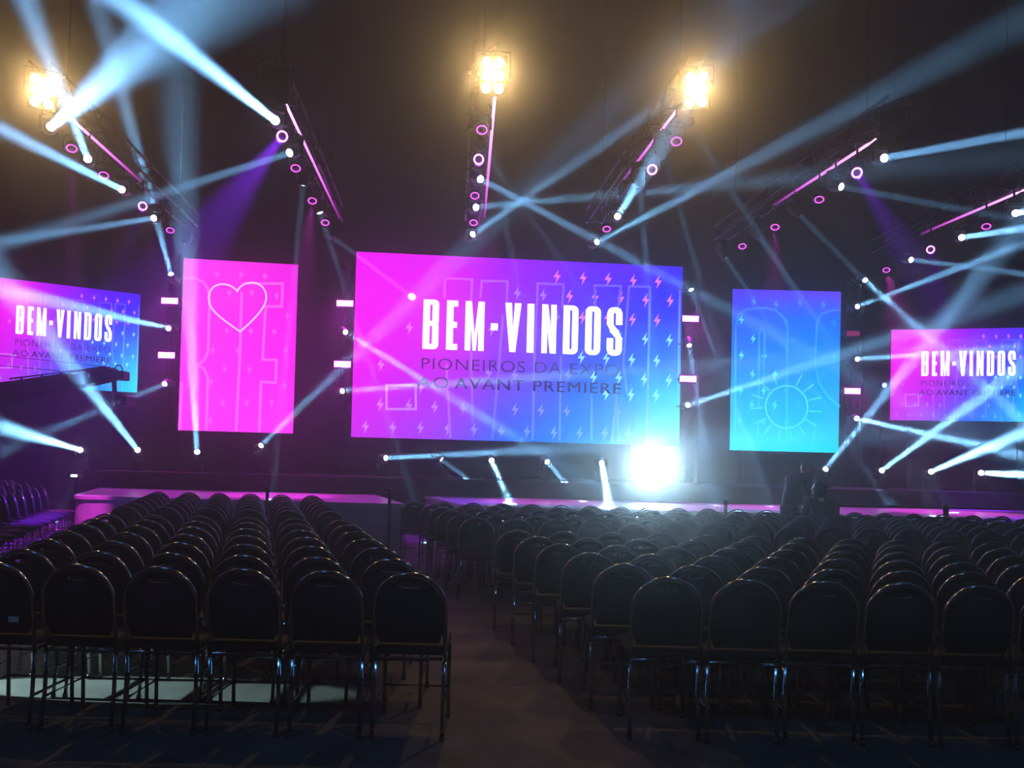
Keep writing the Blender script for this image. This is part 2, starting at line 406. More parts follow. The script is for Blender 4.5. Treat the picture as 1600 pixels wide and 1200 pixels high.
def welcome(t, w, H, z):
    c = Canvas(w, H); faint = tint(BEM, .09)
    wide = .012 * w
    for ln in ([(472, 905), (457, 560)], [(575, 830), (570, 500)], [(665, 910), (690, 640), (718, 330)], [(850, 915), (862, 520), (880, 185), (1000, 190), (992, 300)], [(975, 920), (985, 520)],
               [(1125, 925), (1128, 700)], [(1220, 925), (1240, 740)], [(1255, 930), (1240, 640)], [(1385, 930), (1408, 203), (1308, 200), (1278, 560), (1295, 700)], [(570, 290), (578, 165), (455, 160), (450, 250)],
               [(735, 290), (740, 175), (622, 172), (615, 250)], [(1150, 300), (1145, 195), (1270, 198), (1255, 300)], [(1540, 930), (1550, 210)]):
        pts = [zoom_uv(*p) for p in ln]; c.line([(min(.995, u), max(.01, min(.99, v))) for u, v in pts], .007 * w, faint)
    c.line([zoom_uv(*p) for p in ((185, 655), (317, 655), (317, 765), (185, 765))], .007 * w, tint(BEM, .18), closed=True)
    o = c.done('outline_pattern', MT['marks'], t); place(o, z)
    c = Canvas(w, H)
    for (x, y) in [(970, 153), (1092, 161), (1210, 166), (1328, 174), (1446, 180), (1028, 246), (1147, 250), (1268, 255), (1387, 265), (1503, 268), (1087, 345), (1205, 348), (1323, 355), (1440, 360)]:
        bolt(c, *zoom_uv(x, y), .0230 * w, tint(BEM, .78, (255, 130, 190)))
    for (x, y) in [(1383, 446), (1498, 452), (1198, 535), (1318, 541), (1437, 546), (1137, 622), (1256, 625), (1377, 632), (1493, 638), (1195, 700), (1313, 703), (1432, 708), (1262, 446), (1080, 530)]:
        bolt(c, *zoom_uv(x, y), .0230 * w, tint(BEM, .72, (160, 250, 255)))
    for (x, y) in [(1250, 785), (1187, 880), (1010, 780), (890, 775), (770, 770), (650, 600), (1018, 612), (530, 765), (402, 757), (285, 750), (155, 745), (90, 845), (213, 850), (337, 852), (460, 858), (580, 862), (705, 868), (825, 872), (950, 878), (1070, 880),
                   (785, 230), (905, 240), (290, 390), (665, 400), (968, 340), (340, 665), (770, 610), (1300, 885), (160, 560)]:
        bolt(c, *zoom_uv(x, y), .0230 * w, tint(BEM, .17))
    o = c.done('bolt_pattern', MT['marks'], t); place(o, z)
    c = Canvas(w, H)
    xs = [(x - 348) / 920 for x in (348, 455, 540, 658, 722, 825, 893, 993, 1096, 1198)]
    headline(c, 'BEM-VINDOS', .204, .812, .243, .512, xs)
    o = c.done('headline_lettering', MT['head_white'], t); place(o, z)
    subtitle(t, 'PIONEIROS DA EXPO', .203, .806, .561, .622, w, H, z, -.006)
    subtitle(t, 'AO', .191, .285, .663, .722, w, H, z, -.006)
    subtitle(t, 'AVANT PREMIERE', .303, .813, .664, .723, w, H, z, .010)
a = screen('led_screen', 548, 19.63, 1061, 20.33, 2.02, 4.42, BEM, 12, 7, 'largest screen, centre stage, purple to cyan, white headline BEM-VINDOS', RZ); welcome(*a)
a = screen('led_screen', -37, 18.0, 211, 19.7, 2.95, 2.35, BEM, 8, 5, 'small purple and blue welcome screen at far left behind the camera crane', 0); welcome(*a)
a = screen('led_screen', 1390, 20.96, 1632, 20.1, 2.82, 2.30, BEM, 8, 5, 'small purple and blue welcome screen at far right beside the sun screen', RZ); welcome(*a)
def heart_art(t, w, H, z):
    def uv(x, y):
        u = (x - (35 - (y - 27) * .031)) / (738 - (y - 27) * .002 * 0); return u, (y - (27 + 52 * u)) / (1113 - 27 * u)
    c = Canvas(w, H); f = tint(HEART, .11)
    for ln in ([(35, 155), (110, 158), (160, 185), (190, 230), (200, 300), (190, 640), (165, 690), (125, 718), (165, 745), (190, 800), (180, 1140)], [(415, 195), (670, 200), (665, 348), (560, 345), (540, 690), (630, 692), (625, 838), (530, 832), (520, 1155)], [(405, 250), (395, 640), (370, 1150)], [(25, 830), (12, 1140)]):
        c.line([uv(*p) for p in ln], .022 * w, f)
    o = c.done('outline_pattern', MT['marks'], t); place(o, z)
    c = Canvas(w, H)
    for (x, y) in [(245, 135), (400, 140), (555, 150), (325, 255), (470, 255), (630, 280), (700, 410), (220, 625), (380, 630), (690, 635), (295, 745), (455, 755), (210, 830), (685, 860), (285, 965), (440, 965), (600, 965), (205, 1080), (520, 1090), (310, 500), (465, 505), (615, 510)]:
        bolt(c, *uv(x, y), .045 * w, tint(HEART, .10))
    o = c.done('bolt_pattern', MT['marks'], t); place(o, z)
    c = Canvas(w, H); pts = []
    def bez(p0, p1, p2, p3, n=12): return [tuple(Vector(p0) * (1 - k) ** 3 + Vector(p1) * 3 * k * (1 - k) ** 2 + Vector(p2) * 3 * k * k * (1 - k) + Vector(p3) * k ** 3) for k in [i / n for i in range(n)]]
    pts = (bez((376, 247), (340, 190), (235, 175), (203, 245)) + bez((203, 245), (165, 345), (245, 400), (395, 507)) + bez((395, 507), (520, 400), (590, 320), (555, 245)) + bez((555, 245), (520, 165), (400, 180), (376, 247)))
    c.line([uv(*p) for p in pts], .012 * w, tint(HEART, .72), dz=.006, closed=True)
    o = c.done('heart_outline', MT['marks'], t); place(o, z)
a = screen('led_screen', 277, 19.72, 457, 20.1, 2.08, 4.12, HEART, 4, 6, 'tall pink screen with a heart outline, between small and largest screens', RZ); heart_art(*a)
def sun_art(t, w, H, z):
    def uv(x, y):
        u = (x - (70 - (y - 42) * .030)) / 750; return u, (y - (42 + 18 * u)) / (1104 + 4 * u)
    c = Canvas(w, H); f = tint(SUN, .13, (120, 255, 255))
    for ln in ([(75, 1140), (88, 300), (110, 220), (165, 180), (290, 172), (370, 190), (420, 240), (447, 300), (440, 560), (428, 1150)], [(240, 860), (250, 340), (268, 312), (288, 340), (275, 720)], [(815, 185), (740, 190), (680, 215), (650, 280), (632, 560), (660, 690), (720, 780), (800, 850)],
               [(235, 960), (230, 1140)], [(625, 960), (610, 1160)]):
        c.line([uv(*p) for p in ln], .018 * w, f)
    o = c.done('outline_pattern', MT['marks'], t); place(o, z)
    c = Canvas(w, H)
    for (x, y, s) in [(128, 255, .6), (208, 385, .7), (125, 497, .75), (285, 502, .7), (200, 628, .75), (357, 628, .75), (117, 738, .75), (277, 740, .75), (435, 740, .4), (193, 838, .6), (352, 842, .65), (108, 950, .4), (270, 955, .4), (432, 958, .5), (185, 1080, .3), (505, 1090, .25), (340, 1085, .25),
                      (370, 150, .2), (535, 140, .2), (695, 150, .2), (770, 280, .12), (440, 265, .12), (765, 510, .15), (685, 630, .15), (600, 510, .1), (515, 835, .2), (215, 130, .2)]:
        bolt(c, *uv(x, y), .052 * w, tint(SUN, s, (90, 250, 255)))
    o = c.done('bolt_pattern', MT['marks'], t); place(o, z)
    c = Canvas(w, H); g = tint(SUN, .55, (110, 255, 255))
    c.line([uv(433 + 145 * math.cos(k * math.pi / 24), 852 + 145 * math.sin(k * math.pi / 24)) for k in range(48)], .012 * w, g, dz=.006, closed=True)
    for p, q in (((500, 708), (543, 630)), ((552, 750), (625, 693)), ((583, 808), (675, 787)), ((585, 880), (675, 886)), ((563, 937), (635, 982)), ((520, 990), (557, 1045)), ((455, 1015), (472, 1090)), ((388, 1005), (370, 1075)), ((328, 975), (280, 1030)), ((290, 930), (215, 962)), ((270, 858), (195, 862)), ((275, 795), (195, 765)), ((315, 740), (255, 680)), ((370, 700), (340, 630))):
        c.line([uv(*p), uv(*q)], .010 * w, g, dz=.006)
    o = c.done('sun_outline', MT['marks'], t); place(o, z)
a = screen('led_screen', 1140, 20.97, 1310, 20.97, 1.96, 4.1, SUN, 4, 6, 'tall blue to cyan screen with a sun outline, beside the largest screen', RZ); sun_art(*a)

# ------------------------------------------------------------------ trusses and lamps: shared meshes
def zig(bm, a, b_, nseg, r):
    a, b_ = Vector(a), Vector(b_)
    return a, b_
def truss(name, p, q, label, s=0.29, up=Vector((0, 0, 1))):
    t = thing(name, p, label, 'truss', 'lighting trusses')
    d = q - p; L = d.length; d.normalize()
    side = d.cross(up).normalized(); upv = side.cross(d).normalized()
    cor = [side * (s / 2) * i + upv * (s * j) for i, j in ((-1, 0), (1, 0), (1, 1), (-1, 1))]
    for c in cor:
        b = BM(); add_tube(b, [c, c + d * L], .025, 8); mesh_obj('chord', b, MT['truss_metal'], t, True)
    b = BM(); n = max(2, int(L / .42))
    for f in range(4):
        c0, c1 = cor[f], cor[(f + 1) % 4]
        for k in range(n):
            A, B = (c0, c1) if k % 2 == 0 else (c1, c0)
            add_tube(b, [A + d * (L * k / n), B + d * (L * (k + 1) / n)], .011, 5)
    mesh_obj('lattice', b, MT['truss_metal'], t, True)
    return t, d, side, upv
# moving head lamp
b = BM(); add_box(b, (-.13, -.11, 0), (.13, .11, 1)); D_STAND = datamesh(b, MT['black_metal'])
MS = .72             # size of the moving heads
def scaled(b):
    for v in b.verts: v.co *= MS
    return b
b = BM(); add_box(b, (-.16, -.13, 0), (.16, .13, .13), .02); D_BASE = datamesh(scaled(b), MT['black_metal'])
b = BM()
for sx in (-1, 1): add_box(b, (sx * .17 - .022, -.06, .12), (sx * .17 + .022, .06, .42), .012)
add_box(b, (-.18, -.07, .12), (.18, .07, .17), .012); D_YOKE = datamesh(scaled(b), MT['black_metal'])
b = BM(); add_lathe(b, [(0, -.20), (.07, -.20), (.10, -.17), (.125, -.10), (.13, .02), (.118, .10), (.105, .17), (.098, .19), (.084, .19), (.080, .165), (0, .165)], 24); D_HEAD = datamesh(scaled(b), MT['black_metal'], True)
b = BM(); add_lathe(b, [(0, .186), (.03, .186), (.06, .182), (.079, .172)], 24); D_LENS = datamesh(scaled(b), MT['lens'], True)
b = BM(); add_lathe(b, [(0, .186), (.03, .186), (.06, .182), (.079, .172)], 24); D_LENSW = datamesh(scaled(b), MT['lens_front'], True)
b = BM(); add_box(b, (-.013, -.013, 0), (.013, .013, .97)); add_box(b, (-.18, -.013, .955), (.18, .013, 1.05)); add_box(b, (-.013, -.14, .955), (.013, .14, 1.05)); D_CLAMP = datamesh(b, MT['black_metal'])
def clamp(t, z0, z1, off=(0, 0)):                       # the bracket between a hanging lamp and its truss
    c = part('clamp', D_CLAMP, t, (off[0], off[1], z0)); c.scale.z = z1 - z0; return c
def moving_head(lens, target, mount, half_deg, strength, label, group, front=False, back=None):
    """mount: 'up' hangs from a truss above, 'down' stands on its base, 'back' is clamped to a tower behind"""
    lens = Vector(lens); d = (Vector(target) - lens).normalized(); piv = lens - d * .186 * MS
    if mount == 'down': base = piv - Vector((0, 0, .34 * MS))
    elif mount == 'up': base = piv + Vector((0, 0, .34 * MS))
    else: base = piv + Vector((0, .34 * MS, 0))
    t = thing('moving_head_lamp', base, label, 'stage lamp', group)
    yaw = math.atan2(d.y, d.x) - math.pi / 2
    if mount == 'down': q = Matrix.Rotation(yaw, 3, 'Z').to_quaternion()
    elif mount == 'up': q = (Matrix.Rotation(yaw, 3, 'Z') @ Matrix.Rotation(math.pi, 3, 'X')).to_quaternion()
    else:
        e = Vector((d.x, 0, d.z)); ry = math.atan2(e.x, e.z) if e.length > .2 else 0
        q = (Matrix.Rotation(ry, 3, 'Y') @ Matrix.Rotation(math.pi / 2, 3, 'X')).to_quaternion()
    part('base', D_BASE, t, (0, 0, 0), q); part('yoke', D_YOKE, t, (0, 0, 0), q)
    h = part('lamp_head', D_HEAD, t, piv - base, d.to_track_quat('Z', 'Y'))
    part('lens', D_LENSW if front else D_LENS, h)
    if mount == 'up': clamp(t, -.01, TZ - base.z)
    if mount == 'down' and base.z > RZ + .005:
        c = part('stand', D_STAND, t, (0, 0, RZ - base.z)); c.scale.z = base.z - RZ + .004
    if mount == 'back':
        c = part('arm', D_CLAMP, t, (0, -.01, 0), Matrix.Rotation(-math.pi / 2, 3, 'X').to_quaternion()); c.scale.z = max(.03, back - base.y + .02)
    th = math.radians(half_deg)
    p0 = piv - base + d * .195 * MS
    if front: light('beam_light', 'SPOT', t, p0, d, FRONT_W * strength, (.5, .8, 1), 2 * half_deg, .9, .04)
    else:                                              # a disc as wide as the lens whose light leaves nearly parallel
        o = light('beam_light', 'AREA', t, p0, d, BEAM_W * strength, BEAM_RGB); o.data.shape = 'DISK'; o.data.size = .10; o.data.spread = max(math.radians(1.0), 2.6 * th)
    return t
def rs(b):
    for v in b.verts: v.co *= .74
    return b
# ring wash lamp: a pan with a ring of small emitters
b = BM(); add_lathe(b, [(0, -.14), (.09, -.14), (.13, -.08), (.135, .0), (.125, .012), (.118, .0), (.05, -.012), (.045, .0), (0, .006)], 28); D_PAN = datamesh(rs(b), MT['black_metal'], True)
def ring_mesh(m, n=18, R=.092, r=.0135):
    b = BM()
    for k in range(n):
        a = 2 * math.pi * k / n; add_lathe(b, [(r, 0), (r * .9, .010), (r * .5, .016), (0, .018)], 8, Matrix.Translation((R * math.cos(a), R * math.sin(a), -.004)))
    return datamesh(rs(b), m, True)
D_RINGBLUE = ring_mesh(MT['blue_led']); D_RING, D_RINGHOT = ring_mesh(MT['ring']), ring_mesh(MT['ring_hot'], 18, .09, .0165)
b = BM(); add_tube(b, [(-.17, 0, -.05), (-.17, 0, .16), (-.12, 0, .22), (.12, 0, .22), (.17, 0, .16), (.17, 0, -.05)], .012, 6)
add_tube(b, [(-.17, 0, -.05), (-.12, 0, -.05)], .016, 6); add_tube(b, [(.17, 0, -.05), (.12, 0, -.05)], .016, 6); D_BRACKET = datamesh(rs(b), MT['black_metal'], True)
def ring_lamp(pos, d, label, group, hot=False, wash=None, top=None):
    pos, d = Vector(pos), Vector(d).normalized()
    t = thing('ring_wash_lamp', pos, label, 'stage lamp', group)
    part('bracket', D_BRACKET, t, (0, 0, .04)); clamp(t, .19, (top or TZ) - pos.z)
    h = part('housing', D_PAN, t, (0, 0, 0), d.to_track_quat('Z', 'Y')); part('led_ring', D_RINGBLUE if top else D_RINGHOT if hot else D_RING, h)
    if wash:
        tgt, W_, size, rgb = wash; dd = Vector(tgt) - pos
        light('wash_light', 'SPOT', t, d * .03, dd, W_, rgb, size, .8, .05)
    return t
# strobe panel
b = BM(); add_box(b, (-.205, 0, -.11), (.205, .10, .11), .015); D_STROBE = datamesh(b, MT['black_metal'])
b = BM(); add_box(b, (-.195, -.006, -.068), (.195, .004, .068), .004); D_STROBEPANEL = datamesh(b, MT['strobe'])
b = BM()
for i in range(11):
    for j in range(5): add_box(b, (-.165 + i * .03 - .011, -.006, -.05 + j * .025 - .008), (-.165 + i * .03 + .011, .004, -.05 + j * .025 + .008))
D_STROBEDIM = datamesh(b, MT['strobe_dim'])
b = BM(); add_box(b, (-.212, .02, -.03), (-.2, .19, .03)); add_box(b, (.2, .02, -.03), (.212, .19, .03)); add_box(b, (-.212, .18, -.04), (.212, .205, .04)); D_STROBEARM = datamesh(b, MT['black_metal'])
def strobe(pos, label, dim=False):
    t = thing('strobe_panel', pos, label, 'strobe light', 'strobe panels on the towers')
    part('housing', D_STROBE, t); part('led_panel', D_STROBEDIM if dim else D_STROBEPANEL, t); part('bracket', D_STROBEARM, t)
    if not dim: light('strobe_light', 'SPOT', t, (0, -.02, 0), Vector((0, -1, -1.1)), 480, (.9, .02, 1), 76, .9, .1)
# blinder: two columns of three lamps
b = BM(); add_box(b, (-.23, 0, -.31), (.23, .16, .31), .015); D_BL = datamesh(b, MT['black_metal'])
b = BM(); add_lathe(b, [(.098, -.004), (.098, .02), (.086, .02), (.082, -.004)], 20, Matrix.Rotation(math.pi / 2, 4, 'X')); D_BLRIM = datamesh(b, MT['black_metal'], True)
b = BM(); add_lathe(b, [(.085, 0), (.07, .012), (.04, .02), (0, .022)], 20, Matrix.Rotation(math.pi / 2, 4, 'X')); D_BLLAMP = datamesh(b, MT['blinder'], True); 
b = BM(); add_lathe(b, [(.085, 0), (.07, -.03), (.03, -.05), (0, -.05)], 20, Matrix.Rotation(math.pi / 2, 4, 'X')); D_BLOFF = datamesh(b, MT['blinder_off'], True)
b = BM(); add_tube(b, [(-.26, .08, 0), (-.26, .08, .40), (.26, .08, .40), (.26, .08, 0)], .014, 6); D_BLARM = datamesh(b, MT['black_metal'], True)
def blinder(pos, near, label, lit=True):
    pos = Vector(pos); d = Vector((0, 0, 1.2)) - pos
    t = thing('blinder_lamp', pos, label, 'blinder light', 'blinder lamps at the audience ends of the trusses', math.atan2(d.y, d.x) + math.pi / 2)
    tilt = Matrix.Rotation(math.radians(24), 3, 'X').to_quaternion()
    h = part('housing', D_BL, t, (0, 0, 0), tilt); h.scale = (.72, .72, .72); o = part('bracket', D_BLARM, t, (0, 0, 0)); o.scale = (.8, .8, .8)
    R = t.rotation_euler.to_matrix(); g = R.transposed() @ (near + Vector((0, .12, .03)) - pos)
    b = BM(); add_tube(b, [(0, .064, .32), (g.x, g.y, g.z)], .022, 8); add_tube(b, [(g.x - .24, g.y, g.z), (g.x + .24, g.y, g.z)], .02, 6); mesh_obj('arm', b, MT['black_metal'], t, True)
    for i in (-1, 1):
        for j in (-1, 0, 1):
            l = part('lamp', D_BLLAMP if lit else D_BLOFF, h, (i * .105, -.003 if lit else -.002, j * .195)); part('lamp_rim', D_BLRIM, l)
    if lit: light('blinder_light', 'SPOT', t, (0, -.12, -.03), Vector((0, -1, -.45)), BLINDER_W, BLINDER_RGB, 110, .8, .10)

MAG, VIO = (1.0, 0.05, 0.9), (0.24, 0.01, 1.0)
HZ = 6.00           # height of the hanging lamps
TZ = 6.45           # height of the truss bottoms
TR = [  # near strip end, far strip end, place, heads (px, py, end px, end py, end depth factor, half angle, strength), rings (px, py, hot)
  dict(a=(105, 180), b=(220, 283), where='the truss over the small left screen', blind=(66, 143, True),
       heads=[(80, 198, 270, 40, .55, 2.0, .9), (137, 248, 40, 0, .6, 1.2, .5), (190, 296, -60, 170, .6, .9, .65), (240, 341, 0, 378, .7, .9, .3), (289, 381, 200, 570, 'r', .7, .15)],
       rings=[(112, 232, 0), (162, 274, 0), (223, 322, 1), (266, 360, 0)]),
  dict(a=(447, 163), b=(530, 340), where='the truss over the heart screen', blind=(430, 130, False),
       heads=[(430, 188, 190, 0, .5, .85, .9), (452, 239, 120, 345, .7, .8, .3), (474, 290, 460, 430, 'r', .8, .25), (500, 333, 545, 470, 'r', .7, .25), (519, 370, 640, 461, 1.175, .6, .4)],
       rings=[(441, 213, 1), (462, 263, 0), (488, 314, 0), (508, 348, 0)]),
  dict(a=(773, 153), b=(757, 340), where="the truss over the largest screen's middle", blind=(770, 118, True),
       heads=[(755, 177, 800, 400, 'r', .9, .2), (753, 230, 900, 440, 'r', .7, .2), (751, 280, 935, 377, .8, .5, .3), (744, 324, 1000, 300, .7, .6, .2), (739, 366, 1180, 60, .6, 1.1, .45)],
       rings=[(753, 203, 0), (748, 249, 1), (742, 306, 0), (740, 348, 0)]),
  dict(a=(1067, 160), b=(975, 280), where="the truss over the largest screen's cyan end", blind=(1088, 140, True),
       heads=[(1079, 196, 1240, 450, 'r', .7, .3), (1039, 247, 1100, 460, 'r', .7, .25), (1000, 292, 1012, 440, 'r', 1.1, .5), (965, 338, 1030, 235, .6, .8, .07), (933, 378, 1600, 30, .5, 1.2, .6)],
       rings=[(1057, 221, 0), (1019, 265, 1), (948, 358, 0)]),
  dict(a=(1368, 218), b=(1210, 320), where='the truss over the sun screen', blind=(1395, 200, False),
       heads=[(1382, 247, 1640, 200, .7, .5, .4), (1315, 292, 1600, 345, .8, .5, .15), (1250, 336, 1400, 490, 'r', .5, .3), (1188, 372, 1250, 460, 'r', .6, .25), (1134, 403, 1185, 480, 'r', .55, .35)],
       rings=[(1339, 270, 1), (1280, 312, 0), (1211, 355, 0), (1160, 385, 0)]),
  dict(a=(1600, 297), b=(1440, 365), where='the truss over the small right screen', blind=None,
       heads=[(1587, 333, 1720, 312, .7, .6, .6), (1503, 371, 1660, 348, .7, .5, .3), (1424, 406, 1640, 433, .8, .5, .4)],
       rings=[(1541, 354, 0), (1454, 390, 1), (1385, 422, 0)]),
]
WASH = {  # where the brighter ring washes throw their colour
  (0, 0): ((-7.45, 14.3, .45), 5000, 12, MAG), (0, 2): ((-9.9, 17.0, 0), 6000, 20, VIO), (1, 0): ((-8.2, 12.6, 0), 26000, 30, VIO),
  (2, 1): ((-1.0, 16.5, 0), 6000, 24, VIO), (1, 2): ((-4.6, 16.2, .75), 3200, 30, MAG), (2, 2): ((.6, 16.5, .75), 2000, 30, MAG), (4, 2): ((5.2, 16.2, .75), 1800, 30, MAG), (5, 2): ((8.6, 16.2, .75), 2600, 32, MAG), (4, 0): ((10.0, 14.0, 0), 14000, 24, VIO), (5, 1): ((10.0, 18.0, 1), 8000, 22, VIO)}
def onto_riser(px, py, ex, ey):          # follow the beam on down to where it lands on the front stage
    D = max(at_z(px, py, HZ).y + .1, 14.7); x, y = px, py
    for _ in range(4):
        y = 722 + .025 * (x - 800) + (CAM_Z - ST) * F_PX / D; x = px + (ex - px) * (y - py) / (ey - py)
    return at(x, y, D)
for ti, T in enumerate(TR):
    p, q = at_z(*T['a'], TZ - .03), at_z(*T['b'], TZ - .03)
    P_ = [at_z(x, y, HZ) for x, y, *_ in T['heads'] + T['rings']]
    my = sum(v.y for v in P_) / len(P_); mx = sum(v.x for v in P_) / len(P_)
    sl = sum((v.y - my) * (v.x - mx) for v in P_) / sum((v.y - my) ** 2 for v in P_)
    t0, t1 = p.copy(), q.copy(); p = Vector((mx + sl * (t0.y - my), t0.y, TZ)); q = Vector((mx + sl * (t1.y - my), t1.y, TZ))
    d = (q - p).normalized(); along = [(at_z(x, y, HZ) - p).dot(d) for x, y, *_ in T['heads'] + T['rings']]
    far = p + d * max((q - p).length + .4, max(along) + .35); near = p + d * min(-.25, min(along) - .3)
    _old = p + d * max((q - p).length * 1.25, 19.0 / max(.3, d.y) * 0 + (q - p).length + 1.2)
    t, dd, side, upv = truss('lighting_truss', near + Vector((0, 0, .03)), far + Vector((0, 0, .03)), 'black box truss with magenta strip, ' + T['where'].replace('the truss ', '') + ', hung from ceiling')
    for f in (.12, .88):
        b = BM(); c = (far - near) * f + Vector((0, 0, .3)); add_tube(b, [c, Vector((c.x, c.y, ZC - near.z - .03))], .012, 6); mesh_obj('hanging_cable', b, MT['black_metal'], t)
    # LED tube along the truss bottom, dimmer towards the stage
    b = BM(); N = 16; p, q = t0, t1; pts = [p + (q - p) * (k / N) for k in range(N + 1)]
    add_tube(b, [x - p for x in pts], .021, 6); cl = b.loops.layers.float_color.new('shown')
    for f in b.faces:
        for l in f.loops:
            k = l.vert.co.length / (q - p).length; s = max(.03, 1 - k * .98); l[cl] = (2.6 * s + .05, 1.1 * s * s, 2.7 * s + .05, 1)
    tag(mesh_obj('led_tube', b, MT['tube'], None, True), 'thin glowing magenta tube light under ' + T['where'], 'tube light', 'magenta tube lights under the trusses').location = p
    nh = len(T['heads'])
    for k, (px, py, ex, ey, kd, ha, s) in enumerate(T['heads']):
        L = at_z(px, py, HZ); e = onto_riser(px, py, ex, ey) if kd == 'r' else at(ex, ey, L.y * kd)
        moving_head(L, e, 'up', ha, s, f'moving head, {ORD[k + 1]} from the near end of {T["where"]}', 'moving heads on the trusses')
    for k, (px, py, hot) in enumerate(T['rings']):
        pos = at_z(px, py, HZ); tocam = (CAM - pos).normalized()
        face = tocam if hot else (tocam * .62 + Vector((0, 0, -.8))).normalized()
        w = WASH.get((ti, k))
        ring_lamp(pos, face, f'{"bright" if hot else "oval"} magenta ring lamp, {ORD[k + 1]} along {T["where"]}', 'ring lamps on the trusses', hot, w)
    if T['blind']:
        px, py, lit = T['blind']; pos = at(px, py, near.y - .42)
        blinder(pos, near, ('blazing warm blinder lamp' if lit else 'unlit dark blinder lamp') + ' at the end of ' + T['where'], lit)

# dim blue fill lamps, added out of view to tint the shadows navy
for x_, side in ((-4.5, 'over the back of the platform block'), (4.5, 'over the back of the stage block')):
    t = ring_lamp((x_, -3.5, 8.5), (-x_ * .1, 10, -7.5), 'added blue fill lamp on a ceiling pipe ' + side, 'added blue fill lamps', False, ((x_ * .7, 8.5, 0), BLUE_FILL_W, 75, (.10, .42, 1.0)), top=ZC - .36)
TW = [  # towers between the screens: heads and strobes
  dict(x=262, y=19.9, where='between small left and heart screens', heads=[(267, 428, 150, 0, .72, 1.7, 2.2), (263, 513, -30, 445, .6, 1.0, .9), (257, 600, 0, 705, .7, 1.0, .3)], strobes=[(265, 470, 0), (260, 555, 0)]),
  dict(x=539, y=19.9, where='between heart and largest screens', heads=[(541, 429, 565, 480, 1.03, .6, .3), (540, 519, 655, 590, .85, .6, .5), (535, 611, 720, 598, .8, .6, .5)], strobes=[(539, 474, 0), (535, 569, 0)]),
  dict(x=1079, y=20.3, where='between largest and sun screens', heads=[(1080, 453, 1135, 600, .93, .7, .3), (1077, 540, 1093, 640, .93, .9, .7), (1075, 633, 1165, 603, .8, .6, .3)], strobes=[(1079, 498, 0), (1075, 592, 0)]),
  dict(x=1337, y=20.8, where='between sun and small right screens', heads=[(1352, 438, 1500, 570, .75, .6, .8), (1340, 479, 1640, 365, .7, .8, .8), (1340, 561, 1560, 545, .75, .6, .8), (1339, 654, 1660, 725, .6, .7, 1.3)], strobes=[(1334, 521, 1), (1332, 611, 0)]),
]
for T in TW:
    base = at(T['x'], 700, T['y']); base.z = RZ
    b = BM(); t, *_ = truss('tower_truss', Vector((base.x, T['y'] + .0, RZ + .02)), Vector((base.x, T['y'], 6.35)), 'dark upright truss tower standing on the riser ' + T['where'], up=Vector((0, 1, 0)))
    b = BM(); add_box(b, (-.3, -.15, -.02), (.3, .45, 0)); mesh_obj('base_plate', b, MT['black_metal'], t)
    for k, (px, py, ex, ey, kd, ha, s) in enumerate(T['heads']):
        L = at(px, py, T['y'] - .52); e = at(ex, ey, L.y * kd)
        moving_head(L, e, 'back', ha, s, back=T['y'] - .05, label= f'moving head, {ORD[k + 1]} down the tower {T["where"]}', group='moving heads on the towers')
    for k, (px, py, dim) in enumerate(T['strobes']):
        strobe(at(px, py, T['y'] - .24), f'{"dim" if dim else "glowing"} magenta strobe, {("upper" , "lower")[k]} of two {T["where"]}', dim)

FLOORL = [  # lamps standing on the riser: lens pixel, beam end, factor, half angle, strength, label
  (125, 703, -40, 655, .6, 1.0, .7, 'floor moving head furthest left on the riser, below the small left screen'),
  (215, 703, 70, 520, .6, 1.0, .7, "floor moving head with beam crossing the small left screen's cyan corner"),
  (308, 706, 270, 0, .45, 1.2, .9, 'floor moving head below the heart screen, beam rising straight up'),
  (408, 696, 800, 320, .7, 1.5, .8, "floor moving head below the heart screen's corner, beam rising towards the largest screen"),
  (603, 719, 1000, 695, .7, 1.0, 1.0, 'floor moving head below the largest screen, long level beam along the riser'),
  (690, 722, 730, 748, 'riser', .8, 1.0, 'floor moving head, leftmost of the four with short downward beams'),
  (768, 728, 782, 752, 'riser', .8, 1.0, 'floor moving head, second of the four with short downward beams'),
  (855, 732, 882, 753, 'riser', .8, 1.0, 'floor moving head, third of the four with short downward beams'),
  (940, 735, 946, 757, 'riser', .9, 1.3, 'floor moving head, rightmost of the four with short downward beams, beside the dazzling lamp'),
  (1290, 742, 1600, 345, .6, 1.3, 1.2, "floor moving head right of the sun screen's foot, beam climbing steeply"),
  (1378, 745, 1560, 600, .7, 1.0, 1.4, 'floor moving head below the small right screen, beam crossing its lettering'),
  (1455, 745, 1650, 655, .65, 1.1, 1.7, 'floor moving head further right, thick beam rising gently below the small right screen'),
  (1533, 750, 1680, 744, .7, 1.0, 1.5, 'floor moving head furthest right on the riser, nearly level beam'),
]
for px, py, ex, ey, kd, ha, s, lab in FLOORL:
    L = at(px, py, 18.75); e = at_z(ex, ey, RZ) if kd == 'riser' else at(ex, ey, L.y * kd)
    if px == 125: L = at(px, py, 18.3)
    L.z = max(L.z, RZ + .42)
    moving_head(L, e, 'down', ha, s, lab, 'moving heads standing on the riser')
L = at(1020, 728, 18.75)
moving_head(L, CAM + Vector((0, 0, .25)), 'down', 38, 1.0, 'dazzling floor lamp aimed at the audience, below the cyan end of the largest screen', None, front=True)
bl = thing('indicator_lamp', at(1382, 602, 20.6), 'tiny blue indicator lamp beside the small right screen', 'lamp')
b = BM(); add_lathe(b, [(0, .03), (.05, .03), (.06, 0), (.05, -.02), (0, -.03)], 14, Matrix.Rotation(math.pi / 2, 4, 'X')); mesh_obj('lens', b, MT['blue_led'], bl, True)
